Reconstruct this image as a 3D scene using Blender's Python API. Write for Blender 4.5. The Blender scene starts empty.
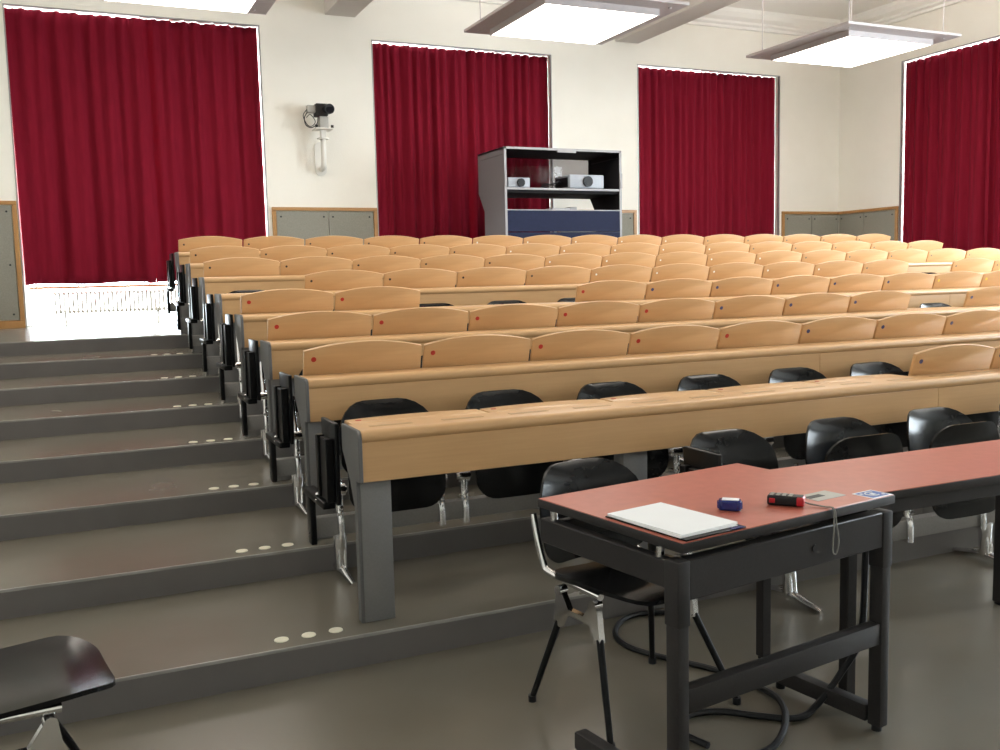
import bpy, bmesh, math, random
from mathutils import Vector, Matrix
PI = math.pi
rnd = random.Random(7)
scene = bpy.context.scene
COL = scene.collection

# ------------------------------------------------------------------ camera, world, light, exposure
F_PX, YAW, PITCH, ROLL = 955.74, 0.4241, 0.1028, -0.0233
CAM = Vector((-0.9967, -3.6417, 1.4463))
fwd = Vector((math.sin(YAW) * math.cos(PITCH), math.cos(YAW) * math.cos(PITCH), -math.sin(PITCH)))
rgt = Vector((math.cos(YAW), -math.sin(YAW), 0))
upv = rgt.cross(fwd)
rx = math.cos(ROLL) * rgt + math.sin(ROLL) * upv
ux = -math.sin(ROLL) * rgt + math.cos(ROLL) * upv
cam_data = bpy.data.cameras.new('camera')
cam_data.sensor_width = 36.0
cam_data.lens = F_PX / 1000.0 * 36.0
cam_data.clip_start = 0.05
cam = bpy.data.objects.new('camera', cam_data)
m = Matrix((rx, ux, -fwd)).transposed().to_4x4()
m.translation = CAM
cam.matrix_world = m
COL.objects.link(cam)
scene.camera = cam

SKY = 32.0            # overcast daylight outside the windows
LAMP = 7.8           # pendant panels
world = bpy.data.worlds.new('world')
scene.world = world
world.use_nodes = True
bg = world.node_tree.nodes['Background']
bg.inputs['Color'].default_value = (0.86, 0.93, 1.0, 1)
bg.inputs['Strength'].default_value = SKY
scene.view_settings.view_transform = 'Standard'
scene.view_settings.look = 'None'
scene.view_settings.gamma = 1.0
scene.view_settings.exposure = -0.12
scene.view_settings.use_curve_mapping = False

def portal(loc, rot, sx, sy):
    l = bpy.data.lights.new('window_portal', 'AREA')
    l.shape = 'RECTANGLE'; l.size = sx; l.size_y = sy
    l.cycles.is_portal = True
    o = bpy.data.objects.new('window_portal', l)
    o.location = loc; o.rotation_euler = rot
    COL.objects.link(o)

# ------------------------------------------------------------------ dimensions
W = 0.6                      # one seat place
D = 0.83695                  # row spacing
H = 0.12258                  # step height
YE = -0.2595                 # front edge of a tier relative to its row
NR, NS = 8, 15
YW = 8.7                     # back wall
XR = 10.83                   # right wall
XL = -2.7
YF = -6.6
ZC = 5.42
TOPZ = NR * H
WIN = [(-1.425, 1.412), (2.845, 5.485), (6.915, 9.585)]           # back wall openings (x)
WTOP = 4.56
WTOPS = [4.612, 4.55, 4.515]    # the three back openings differ a little
RWIN = [(4.62, 7.42), (0.5, 3.3), (-3.6, -0.8)]                # right wall openings (y)
RSILL = 1.42
WT = 0.5

# ------------------------------------------------------------------ materials
def hexlin(r, g, b):
    f = lambda c: (c / 255 / 12.92) if c / 255 <= 0.04045 else ((c / 255 + 0.055) / 1.055) ** 2.4
    return (f(r), f(g), f(b), 1)

def mat(name, col, rough=0.5, metal=0.0, spec=0.5, noise=None, bump=None, coat=0.0, sheen=0.0, col2=None, nscale=(1, 1, 1), rough2=None, coat_rough=0.1):
    mt = bpy.data.materials.new(name)
    mt.use_nodes = True
    nt = mt.node_tree
    b = nt.nodes['Principled BSDF']
    b.inputs['Base Color'].default_value = col
    b.inputs['Roughness'].default_value = rough
    b.inputs['Metallic'].default_value = metal
    b.inputs['Specular IOR Level'].default_value = spec
    b.inputs['Coat Weight'].default_value = coat
    b.inputs['Coat Roughness'].default_value = coat_rough
    b.inputs['Sheen Weight'].default_value = sheen
    if noise or bump:
        tc = nt.nodes.new('ShaderNodeTexCoord')
        mp = nt.nodes.new('ShaderNodeMapping')
        mp.inputs['Scale'].default_value = nscale
        nt.links.new(tc.outputs['Object'], mp.inputs['Vector'])
        nz = nt.nodes.new('ShaderNodeTexNoise')
        nz.inputs['Scale'].default_value = noise or bump[0]
        nz.inputs['Detail'].default_value = 5
        nt.links.new(mp.outputs['Vector'], nz.inputs['Vector'])
        if col2:
            rp = nt.nodes.new('ShaderNodeValToRGB')
            rp.color_ramp.elements[0].position = 0.3
            rp.color_ramp.elements[1].position = 0.7
            rp.color_ramp.elements[0].color = col
            rp.color_ramp.elements[1].color = col2
            nt.links.new(nz.outputs['Fac'], rp.inputs['Fac'])
            nt.links.new(rp.outputs['Color'], b.inputs['Base Color'])
        if rough2 is not None:
            mr = nt.nodes.new('ShaderNodeMapRange')
            mr.inputs['To Min'].default_value = rough
            mr.inputs['To Max'].default_value = rough2
            nt.links.new(nz.outputs['Fac'], mr.inputs['Value'])
            nt.links.new(mr.outputs['Result'], b.inputs['Roughness'])
        if bump:
            bp = nt.nodes.new('ShaderNodeBump')
            bp.inputs['Strength'].default_value = bump[1]
            bp.inputs['Distance'].default_value = bump[2]
            if noise and noise != bump[0]:
                n2 = nt.nodes.new('ShaderNodeTexNoise')
                n2.inputs['Scale'].default_value = bump[0]
                nt.links.new(mp.outputs['Vector'], n2.inputs['Vector'])
                nt.links.new(n2.outputs['Fac'], bp.inputs['Height'])
            else:
                nt.links.new(nz.outputs['Fac'], bp.inputs['Height'])
            nt.links.new(bp.outputs['Normal'], b.inputs['Normal'])
    return mt

def emat(name, col, s):
    mt = bpy.data.materials.new(name)
    mt.use_nodes = True
    nt = mt.node_tree
    nt.nodes.remove(nt.nodes['Principled BSDF'])
    e = nt.nodes.new('ShaderNodeEmission')
    e.inputs['Color'].default_value = col
    e.inputs['Strength'].default_value = s
    nt.links.new(e.outputs['Emission'], nt.nodes['Material Output'].inputs['Surface'])
    return mt

M = {}
M['wall'] = mat('wall_plaster', (0.88, 0.85, 0.775, 1), 0.9, noise=3.0, col2=(0.90, 0.87, 0.80, 1), bump=(60, 0.15, 0.01))
M['ceil'] = mat('ceiling_plaster', (0.88, 0.86, 0.82, 1), 0.9, noise=2.0, col2=(0.89, 0.87, 0.83, 1))
M['beam_paint'] = mat('beam_paint', (0.62, 0.58, 0.54, 1), 0.8, noise=2.0, col2=(0.64, 0.60, 0.56, 1))
M['floor'] = mat('linoleum', (0.152, 0.133, 0.104, 1), 0.23, spec=0.45, noise=1.6, col2=(0.170, 0.154, 0.125, 1), rough2=0.29, bump=(90, 0.06, 0.004))
M['riser'] = mat('riser_vinyl', (0.138, 0.128, 0.123, 1), 0.42, noise=5.0, col2=(0.156, 0.145, 0.139, 1))
M['edge'] = mat('edge_strip_vinyl', (0.26, 0.25, 0.23, 1), 0.16, noise=4.0, col2=(0.34, 0.33, 0.31, 1), nscale=(2, 1, 1))
M['wood'] = mat('beech_laminate', (0.59, 0.348, 0.162, 1), 0.32, spec=0.5, noise=6.0, col2=(0.63, 0.378, 0.180, 1), nscale=(0.6, 9, 14), bump=(40, 0.03, 0.002))
M['wood_dark'] = mat('beech_hinge_insert', (0.43, 0.27, 0.13, 1), 0.5, noise=8.0, col2=(0.48, 0.30, 0.15, 1), nscale=(1, 8, 8))
M['wood_trim'] = mat('wood_trim', (0.38, 0.19, 0.062, 1), 0.4, noise=5.0, col2=(0.44, 0.23, 0.08, 1), nscale=(3, 3, 3))
M['panel'] = mat('wainscot_felt', (0.245, 0.235, 0.195, 1), 0.85, noise=70.0, col2=(0.295, 0.283, 0.238, 1))
M['greymetal'] = mat('grey_powder_coat', (0.21, 0.205, 0.205, 1), 0.40, metal=0.1, noise=150, col2=(0.23, 0.225, 0.225, 1))
M['endgrey'] = mat('grey_end_panel', (0.125, 0.122, 0.12, 1), 0.5, spec=0.3, noise=150, col2=(0.14, 0.137, 0.135, 1))
M['beammetal'] = mat('grey_beam_coat', (0.26, 0.25, 0.24, 1), 0.35, metal=0.1, noise=100, col2=(0.29, 0.28, 0.27, 1))
M['chrome'] = mat('polished_aluminium', (0.80, 0.80, 0.80, 1), 0.13, metal=1.0, noise=30, col2=(0.74, 0.74, 0.75, 1))
M['black'] = mat('black_plastic', (0.006, 0.006, 0.0065, 1), 0.19, spec=0.2, noise=40, col2=(0.008, 0.008, 0.0085, 1), bump=(300, 0.03, 0.001))
M['blackmetal'] = mat('black_enamel', (0.006, 0.006, 0.0065, 1), 0.32, spec=0.15, noise=40, col2=(0.009, 0.009, 0.0095, 1))
M['tablemetal'] = mat('charcoal_powder_coat', (0.026, 0.0235, 0.0235, 1), 0.5, spec=0.22, noise=150, col2=(0.031, 0.0285, 0.0285, 1))
M['redtop'] = mat('red_linoleum', (0.42, 0.105, 0.068, 1), 0.34, noise=25, col2=(0.47, 0.125, 0.083, 1), bump=(200, 0.05, 0.001))
M['curtain'] = mat('red_velvet', (0.175, 0.0068, 0.0185, 1), 0.95, spec=0.1, noise=30, col2=(0.205, 0.0085, 0.023, 1), nscale=(1, 1, 0.1))
M['white'] = mat('white_enamel', (0.75, 0.73, 0.68, 1), 0.4, noise=20, col2=(0.78, 0.76, 0.71, 1))
M['whiteframe'] = mat('window_frame_paint', (0.78, 0.78, 0.77, 1), 0.4, noise=20, col2=(0.80, 0.80, 0.79, 1))
M['reveal_trim'] = mat('reveal_trim', (0.36, 0.35, 0.35, 1), 0.4, metal=0.5, noise=20, col2=(0.40, 0.39, 0.39, 1))
M['cabinet'] = mat('cabinet_grey', (0.17, 0.16, 0.17, 1), 0.5, noise=80, col2=(0.185, 0.175, 0.185, 1))
M['cabinet_edge'] = mat('cabinet_edge', (0.33, 0.32, 0.335, 1), 0.4, noise=80, col2=(0.35, 0.34, 0.355, 1))
M['cabinet_blue'] = mat('cabinet_blue', (0.012, 0.016, 0.042, 1), 0.6, spec=0.15, noise=80, col2=(0.017, 0.023, 0.063, 1))
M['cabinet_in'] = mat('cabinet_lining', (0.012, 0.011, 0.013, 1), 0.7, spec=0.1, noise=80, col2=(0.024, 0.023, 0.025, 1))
M['silver'] = mat('silver_plastic', (0.33, 0.36, 0.41, 1), 0.4, noise=40, col2=(0.36, 0.39, 0.44, 1))
M['greyplastic'] = mat('grey_plastic', (0.40, 0.39, 0.36, 1), 0.5, noise=40, col2=(0.44, 0.43, 0.40, 1))
M['lens'] = mat('lens_glass', (0.004, 0.004, 0.006, 1), 0.10, spec=0.2, noise=10, col2=(0.012, 0.012, 0.018, 1))
M['paper'] = mat('paper', (0.86, 0.87, 0.88, 1), 0.8, noise=10, col2=(0.88, 0.89, 0.90, 1))
M['blue'] = mat('blue_plastic', (0.012, 0.025, 0.16, 1), 0.25, noise=40, col2=(0.016, 0.032, 0.19, 1))
M['sticker'] = mat('blue_print', (0.02, 0.09, 0.36, 1), 0.4, noise=40, col2=(0.025, 0.10, 0.40, 1))
M['redplastic'] = mat('red_plastic', (0.45, 0.012, 0.02, 1), 0.3, noise=40, col2=(0.5, 0.015, 0.025, 1))
M['strap'] = mat('grey_cord', (0.22, 0.21, 0.19, 1), 0.8, noise=80, col2=(0.28, 0.27, 0.24, 1))
M['rubber'] = mat('black_rubber', (0.009, 0.0095, 0.011, 1), 0.45, spec=0.3, noise=40, col2=(0.013, 0.0135, 0.016, 1))
M['marker'] = mat('cream_marker', (0.74, 0.70, 0.55, 1), 0.5, noise=40, col2=(0.78, 0.74, 0.60, 1))
M['lampbody'] = mat('lamp_housing', (0.50, 0.45, 0.45, 1), 0.5, noise=20, col2=(0.53, 0.48, 0.48, 1))
M['lamp'] = emat('lamp_diffuser', (1.0, 0.93, 0.83, 1), LAMP)
M['lampup'] = emat('lamp_uplight', (1.0, 0.93, 0.83, 1), LAMP * 0.95)
for n, c in dict(red=(0.42, 0.02, 0.012, 1), blue=(0.045, 0.055, 0.16, 1), yellow=(0.75, 0.58, 0.05, 1), black=(0.022, 0.018, 0.018, 1), white=(0.85, 0.85, 0.82, 1), green=(0.10, 0.14, 0.11, 1)).items():
    M['dot_' + n] = mat('dot_' + n, c, 0.45, noise=60, col2=tuple(x * 1.08 for x in c[:3]) + (1,))

gl = bpy.data.materials.new('window_glass')
gl.use_nodes = True
nt = gl.node_tree
nt.nodes.remove(nt.nodes['Principled BSDF'])
tr = nt.nodes.new('ShaderNodeBsdfTransparent'); gs = nt.nodes.new('ShaderNodeBsdfGlossy'); mx = nt.nodes.new('ShaderNodeMixShader')
gs.inputs['Roughness'].default_value = 0.02
tr.inputs['Color'].default_value = (0.96, 0.98, 0.98, 1)
mx.inputs['Fac'].default_value = 0.06
nt.links.new(tr.outputs[0], mx.inputs[1]); nt.links.new(gs.outputs[0], mx.inputs[2])
nt.links.new(mx.outputs[0], nt.nodes['Material Output'].inputs['Surface'])
M['glass'] = gl
tg = gl.copy(); tg.name = 'tinted_glass'
for nd in tg.node_tree.nodes:
    if nd.type == 'MIX_SHADER': nd.inputs['Fac'].default_value = 0.012
    if nd.type == 'BSDF_TRANSPARENT': nd.inputs['Color'].default_value = (0.60, 0.59, 0.60, 1)
M['tinted'] = tg

# ------------------------------------------------------------------ mesh helpers
def box(bm, a, b, mtx=None):
    x0, y0, z0 = a; x1, y1, z1 = b
    vs = [bm.verts.new(v) for v in ((x0, y0, z0), (x1, y0, z0), (x1, y1, z0), (x0, y1, z0), (x0, y0, z1), (x1, y0, z1), (x1, y1, z1), (x0, y1, z1))]
    fs = [bm.faces.new([vs[i] for i in f]) for f in ((3, 2, 1, 0), (4, 5, 6, 7), (0, 1, 5, 4), (1, 2, 6, 5), (2, 3, 7, 6), (3, 0, 4, 7))]
    if mtx is not None:
        for v in vs: v.co = mtx @ v.co
    return fs

def bbox(a, b, bev=0.004, seg=2, mtx=None):
    bm = bmesh.new()
    box(bm, a, b)
    if bev > 0:
        bmesh.ops.bevel(bm, geom=list(bm.edges), offset=bev, segments=seg, profile=0.5, affect='EDGES')
        bm.normal_update()
        ly = bm.faces.layers.int.new('flat_face')
        for f in bm.faces:
            if max(abs(c) for c in f.normal) > 0.9999: f[ly] = 1
    if mtx is not None: bm.transform(mtx)
    return bm

def tube(bm, pts, r, n=10, closed=False, cap=True):
    pts = [Vector(p) for p in pts]
    rs = r if isinstance(r, (list, tuple)) else [r] * len(pts)
    rings = []
    N = len(pts)
    prev = None
    for i, p in enumerate(pts):
        if closed: t = pts[(i + 1) % N] - pts[i - 1]
        else: t = pts[min(i + 1, N - 1)] - pts[max(i - 1, 0)]
        t.normalize()
        if prev is None:
            a = Vector((0, 0, 1)) if abs(t.z) < 0.9 else Vector((1, 0, 0))
            u = t.cross(a).normalized()
        else:
            u = (prev - t * prev.dot(t)).normalized()
        prev = u
        v = t.cross(u)
        rings.append([bm.verts.new(p + (u * math.cos(2 * PI * k / n) + v * math.sin(2 * PI * k / n)) * rs[i]) for k in range(n)])
    for i in range(N - (0 if closed else 1)):
        a, b = rings[i], rings[(i + 1) % N]
        for k in range(n):
            bm.faces.new((a[k], a[(k + 1) % n], b[(k + 1) % n], b[k]))
    if cap and not closed:
        bm.faces.new(rings[0][::-1]); bm.faces.new(rings[-1])

def cyl(bm, p0, p1, r, n=16):
    tube(bm, [p0, p1], r, n)

def smooth_path(pts, sub=6):
    P = [Vector(p) for p in pts]
    out = []
    for i in range(len(P) - 1):
        p0 = P[max(i - 1, 0)]; p1 = P[i]; p2 = P[i + 1]; p3 = P[min(i + 2, len(P) - 1)]
        for k in range(sub):
            t = k / sub
            out.append(0.5 * ((2 * p1) + (p2 - p0) * t + (2 * p0 - 5 * p1 + 4 * p2 - p3) * t * t + (3 * p1 - p0 - 3 * p2 + p3) * t ** 3))
    out.append(P[-1])
    return out

def extrude_poly(bm, poly, axis, a, b):
    """poly: list of 2-D points; axis 'x': (y,z), 'y': (x,z), 'z': (x,y); extruded from a to b"""
    def mk(p, t):
        if axis == 'x': return (t, p[0], p[1])
        if axis == 'y': return (p[0], t, p[1])
        return (p[0], p[1], t)
    v0 = [bm.verts.new(mk(p, a)) for p in poly]
    v1 = [bm.verts.new(mk(p, b)) for p in poly]
    n = len(poly)
    bm.faces.new(v0[::-1]); bm.faces.new(v1)
    for i in range(n):
        bm.faces.new((v0[i], v0[(i + 1) % n], v1[(i + 1) % n], v1[i]))
    bmesh.ops.recalc_face_normals(bm, faces=list(bm.faces))

def mesh(name, bm, material, smooth=True, angle=40):
    bmesh.ops.recalc_face_normals(bm, faces=list(bm.faces))
    me = bpy.data.meshes.new(name)
    bm.to_mesh(me); bm.free()
    mats = material if isinstance(material, (list, tuple)) else [material]
    for mm in mats: me.materials.append(mm)
    if smooth:
        for p in me.polygons: p.use_smooth = True
        at = me.attributes.get('flat_face')
        if at is not None:
            for p, d in zip(me.polygons, at.data):
                if d.value: p.use_smooth = False
        try: me.set_sharp_from_angle(angle=math.radians(angle))
        except Exception: pass
    return me

def link(name, me, parent=None, loc=(0, 0, 0), rot=(0, 0, 0)):
    o = bpy.data.objects.new(name, me)
    COL.objects.link(o)
    o.location = loc; o.rotation_euler = rot
    if parent is not None: o.parent = parent
    return o

def obj(name, bm, material, parent=None, loc=(0, 0, 0), rot=(0, 0, 0), smooth=True):
    return link(name, mesh(name, bm, material, smooth), parent, loc, rot)

def tag(o, label, cat, group=None):
    o['label'] = label; o['category'] = cat
    if group: o['group'] = group
    return o

def thing(name, label, cat, loc=(0, 0, 0), rotz=0.0, group=None):
    o = bpy.data.objects.new(name, None)
    o.empty_display_size = 0.1
    COL.objects.link(o)
    o.location = loc; o.rotation_euler = (0, 0, rotz)
    return tag(o, label, cat, group)

def struct(o):
    o['kind'] = 'structure'
    return o

ORD = ['first', 'second', 'third', 'fourth', 'fifth', 'sixth', 'seventh', 'eighth', 'ninth', 'tenth', 'eleventh', 'twelfth', 'thirteenth', 'fourteenth', 'fifteenth']
def row_phrase(i):     # i = 1..8
    if i == 8: return 'the last desk row before the curtains'
    return 'the %s desk row behind the red tables' % ORD[i - 1]

# ------------------------------------------------------------------ the room: floor and tiers
def ye(i): return (i - 1) * D + YE
floor = struct(obj('floor', bbox((XL, YF, -0.1), (XR, ye(1), 0), 0), M['floor'], smooth=False))
for i in range(1, NR + 1):
    y0 = ye(i); y1 = ye(i + 1) if i < NR else YW + WT
    z = i * H
    obj('tread', bbox((XL, y0 + 0.004, z - 0.03), (XR, y1 + 0.02 if i < NR else y1, z), 0), M['floor'], floor, smooth=False)
    obj('riser', bbox((XL, y0, z - H - 0.03 if i > 1 else -0.05), (XR, y0 + 0.03, z - 0.006), 0), M['riser'], floor, smooth=False)
    bm = bmesh.new()
    prof = [(y0 - 0.0015, z - 0.012)] + [(y0 - 0.0015 + 0.003 - 0.003 * math.cos(t), z + 0.0004 - 0.003 + 0.003 * math.sin(t)) for t in [k * PI / 10 for k in range(6)]] + [(y0 + 0.004, z + 0.0004), (y0 + 0.004, z - 0.012)]
    extrude_poly(bm, prof, 'x', XL, XR)
    obj('edge_strip', bm, M['edge'], floor)

# three round markers on each step beside the desk ends
bm = bmesh.new()
bmesh.ops.create_cone(bm, cap_ends=True, segments=24, radius1=0.027, radius2=0.026, depth=0.003)
mk_me = mesh('step_marker', bm, M['marker'])
for i in range(1, NR + 1):
    for k, x in enumerate((-0.345, -0.243, -0.139)):
        o = link('step_marker', mk_me, None, (x, ye(i) + 0.088, i * H + 0.0015))
        tag(o, 'cream round disc on the %s step up, %s' % (ORD[i - 1], ('farthest from the desk end', 'the middle one of three', 'nearest the desk end')[k]), 'step marker', 'cream discs on the %s step' % ORD[i - 1])

# ------------------------------------------------------------------ walls
def wall_with_openings(name, length0, length1, openings, zs, zt, z0, z1, axis, pos, thick):
    """axis 'x': wall along x at y=pos..pos+thick ; axis 'y': along y at x=pos..pos+thick"""
    bm = bmesh.new()
    def b(u0, u1, a, c):
        if axis == 'x': box(bm, (u0, pos, a), (u1, pos + thick, c))
        else: box(bm, (pos, u0, a), (pos + thick, u1, c))
    cur = length0
    for n, (u0, u1) in enumerate(openings if axis == 'x' else sorted(openings)):
        b(cur, u0, z0, z1)
        b(u0, u1, zt[n] if isinstance(zt, list) else zt, z1)
        if zs > z0: b(u0, u1, z0, zs)
        cur = u1
    b(cur, length1, z0, z1)
    return struct(obj(name, bm, M['wall'], smooth=False))

wall_back = wall_with_openings('wall_back', XL - WT, XR + WT, WIN, TOPZ - 0.03, WTOPS, -0.1, ZC, 'x', YW, WT)
wall_right = wall_with_openings('wall_right', YF, YW, RWIN, RSILL, WTOP, -0.1, ZC, 'y', XR, WT)
wall_left = struct(obj('wall_left', bbox((XL - WT, YF, -0.1), (XL, YW, ZC), 0), M['wall'], smooth=False))
wall_front = struct(obj('wall_front', bbox((XL - WT, YF - 0.3, -0.1), (XR + WT, YF, ZC), 0), M['wall'], smooth=False))
ceiling = struct(obj('ceiling', bbox((XL - WT, YF - 0.3, ZC), (XR + WT, YW + WT, ZC + 0.2), 0), M['ceil'], smooth=False))
for xb in (2.44, 6.74):
    obj('beam', bbox((xb - 0.2, YF, 4.81), (xb + 0.2, YW, ZC), 0.01), M['beam_paint'], ceiling, smooth=False)
def cornice(axis, pos, sgn, u0, u1):
    bm = bmesh.new()
    prof = [(0, 5.16), (0.05, 5.16), (0.05, 5.20), (0.09, 5.225), (0.09, 5.26), (0.16, 5.30), (0.20, 5.36), (0.20, ZC), (0, ZC)]
    prof = [(pos + sgn * a, b) for a, b in prof]
    extrude_poly(bm, prof, axis, u0, u1)
    obj('cornice', bm, M['ceil'], ceiling, smooth=False)
cornice('x', YW, -1, XL, XR)
cornice('x', YF, 1, XL, XR)
bm = bmesh.new()
cornice('y', XR, -1, YF, YW)
cornice('y', XL, 1, YF, YW)

# wainscot panels with wooden trim, on the back wall and the right wall
WZ = 2.385
def wains(parent, axis, pos, sgn, u0, u1, z0, joints, left_strip, right_strip, WZ=WZ):
    """panels between u0 and u1, proud of the wall by 2 cm"""
    def b(name, a0, a1, za, zb, d0, d1, m_, bev=0.003):
        lo, hi = min(pos + sgn * d0, pos + sgn * d1), max(pos + sgn * d0, pos + sgn * d1)
        if axis == 'x': return obj(name, bbox((a0, lo, za), (a1, hi, zb), bev, 1), m_, parent)
        return obj(name, bbox((lo, a0, za), (hi, a1, zb), bev, 1), m_, parent)
    b('trim_rail', u0, u1, WZ - 0.045, WZ, 0.0, 0.032, M['wood_trim'])
    b('trim_base', u0, u1, z0, z0 + 0.09, 0.0, 0.03, M['wood_trim'])
    a, c = u0, u1
    if left_strip: b('trim_strip', u0, u0 + 0.05, z0 + 0.09, WZ - 0.045, 0.0, 0.03, M['wood_trim']); a = u0 + 0.05
    if right_strip: b('trim_strip', u1 - 0.05, u1, z0 + 0.09, WZ - 0.045, 0.0, 0.03, M['wood_trim']); c = u1 - 0.05
    cuts = [a] + [j for j in joints if a + 0.1 < j < c - 0.1] + [c]
    for p, q in zip(cuts[:-1], cuts[1:]):
        pn = b('wainscot_panel', p + 0.004, q - 0.004, z0 + 0.094, WZ - 0.05, 0.0, 0.018, M['panel'])
        bm = bmesh.new()
        for su in (p + 0.06, q - 0.06):
            for sz in (z0 + 0.16, (z0 + WZ) / 2, WZ - 0.12):
                if axis == 'x': cyl(bm, (su, pos + sgn * 0.017, sz), (su, pos + sgn * 0.022, sz), 0.012, 10)
                else: cyl(bm, (pos + sgn * 0.017, su, sz), (pos + sgn * 0.022, su, sz), 0.012, 10)
        obj('screws', bm, M['blackmetal'], pn)
wains(wall_back, 'x', YW, -1, XL, WIN[0][0] - 0.005, TOPZ, [-2.05], False, True, 2.43)
wains(wall_back, 'x', YW, -1, WIN[0][1] + 0.045, WIN[1][0] - 0.005, TOPZ, [2.18], True, True)
wains(wall_back, 'x', YW, -1, WIN[1][1] + 0.045, WIN[2][0] - 0.045, TOPZ, [6.2], True, True)
wains(wall_back, 'x', YW, -1, WIN[2][1] + 0.045, XR, TOPZ, [10.25], True, False)
wains(wall_right, 'y', XR, -1, RWIN[0][1] + 0.005, YW - 0.035, TOPZ, [8.13], True, False)

# windows: deep openings with a frame, panes and a metal corner trim
def window(n, axis, pos, u0, u1, z0, z1, with_sill):
    """outer frame 0.36 m inside the opening"""
    d0, d1 = pos + 0.36, pos + 0.42
    root = bpy.data.objects.new('window_%d' % n, None); COL.objects.link(root); struct(root)
    def b(name, a0, a1, za, zb, da, db, m_, bev=0.004):
        if axis == 'x': return obj(name, bbox((a0, da, za), (a1, db, zb), bev, 1), m_, root)
        return obj(name, bbox((da, a0, za), (db, a1, zb), bev, 1), m_, root)
    f = 0.06
    b('window_frame', u0, u0 + f, z0, z1, d0, d1, M['whiteframe']); b('window_frame', u1 - f, u1, z0, z1, d0, d1, M['whiteframe'])
    b('window_frame', u0 + f, u1 - f, z1 - f, z1, d0, d1, M['whiteframe']); b('window_frame', u0 + f, u1 - f, z0, z0 + 0.025, d0, d1, M['whiteframe'])
    mid = (u0 + u1) / 2
    b('mullion', mid - 0.035, mid + 0.035, z0 + f, z1 - f, d0, d1, M['whiteframe'])
    zt = z0 + (z1 - z0) * 0.72
    b('transom', u0 + f, mid - 0.035, zt - 0.03, zt + 0.03, d0, d1, M['whiteframe']); b('transom', mid + 0.035, u1 - f, zt - 0.03, zt + 0.03, d0, d1, M['whiteframe'])
    for (a0, a1) in ((u0 + f, mid - 0.035), (mid + 0.035, u1 - f)):
        for (za, zb) in ((z0 + f, zt - 0.03), (zt + 0.03, z1 - f)):
            b('pane', a0, a1, za, zb, d0 + 0.027, d0 + 0.033, M['glass'], 0)
    # corner trim round the opening
    t = 0.014
    b('reveal_trim', u0, u0 + t, z0, z1, pos - 0.008, pos + 0.03, M['reveal_trim'], 0.002)
    b('reveal_trim', u1 - t, u1, z0, z1, pos - 0.008, pos + 0.03, M['reveal_trim'], 0.002)
    b('reveal_trim', u0 + t, u1 - t, z1 - t, z1, pos - 0.008, pos + 0.03, M['reveal_trim'], 0.002)
    if with_sill:
        s = b('window_sill', u0 + 0.06, u1 - 0.06, 1.418, 1.452, pos + 0.2, pos + 0.35, M['white'])
        if axis == 'x': obj('sill_nosing', bbox((u0 + 0.06, pos + 0.185, 1.425), (u1 - 0.06, pos + 0.2, 1.445), 0.003, 1), M['wood_trim'], s)
    # curtain rail under the lintel
    b('curtain_rail', u0 + 0.025, u1 - 0.025, z1 - 0.03, z1 - 0.012, pos + 0.15, pos + 0.175, M['whiteframe'], 0.003)
    return root
for n, (a, c) in enumerate(WIN): window(n + 1, 'x', YW, a, c, TOPZ, WTOPS[n], True)
for n, (a, c) in enumerate(RWIN): window(n + 4, 'y', XR, a, c, RSILL, WTOP, False)
for (a, c) in RWIN[1:]:
    portal((XR + 0.3, (a + c) / 2, (RSILL + WTOP) / 2), (0, PI / 2, 0), WTOP - RSILL, c - a)
portal((0, YW + 0.33, 1.22), (-PI / 2, 0, 0), 2.7, 0.45)

# ------------------------------------------------------------------ curtains
def curtain_mesh(width, z0, z1, seed, folds, pull=0.0, pull_l=0.0, open_l=0.0):
    r = random.Random(seed)
    nu, nv = folds * 18, 26
    ph = [r.uniform(-0.8, 0.8) for _ in range(folds + 3)]
    am = [r.uniform(0.55, 1.25) for _ in range(folds + 3)]
    ph2 = [r.uniform(-1, 1) for _ in range(folds + 3)]
    drift = [r.uniform(-0.25, 0.25) for _ in range(folds + 3)]
    bm = bmesh.new()
    g = []
    def ip(arr, s):
        k = min(int(s), len(arr) - 2); t = s - k; t = t * t * (3 - 2 * t)
        return arr[k] * (1 - t) + arr[k + 1] * t
    for j in range(nv + 1):
        v = j / nv                     # 0 top, 1 bottom
        row = []
        for i in range(nu + 1):
            u = i / nu
            s = u * folds
            big = math.sin(2 * PI * s * 0.5 + ip(ph, s) + v * ip(drift, s) * 2) * ip(am, s)
            sm = math.sin(2 * PI * s * 1.0 + ip(ph2, s) * 1.3)
            pleat = math.sin(2 * PI * s * 2.0)
            wl = v ** 0.6
            y = 0.042 * (0.3 + 0.7 * wl) * big + 0.026 * sm * (1 - 0.4 * v) + 0.006 * pleat * max(0, 1 - v * 6)
            y *= 0.2 + 0.8 * min(1.0, min(u, 1 - u) / 0.07)
            xx = u * width + 0.010 * v * math.sin(3.1 * s + ip(ph, s)) * 4 * u * (1 - u)
            xx += -pull * u * u * v ** 3 + pull_l * (1 - u) ** 2 * v + open_l * (1 - u) ** 4 * max(0, v - 0.55) / 0.45
            zt = z1 - 0.010 * abs(math.sin(2 * PI * s))
            zb = z0 + 0.008 * math.sin(s * 1.3 + ph[0])
            row.append(bm.verts.new((xx, y, zt + (zb - zt) * v)))
        g.append(row)
    for j in range(nv):
        for i in range(nu):
            bm.faces.new((g[j][i], g[j + 1][i], g[j + 1][i + 1], g[j][i + 1]))
    me = mesh('curtain', bm, M['curtain'], angle=180)
    return me
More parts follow.
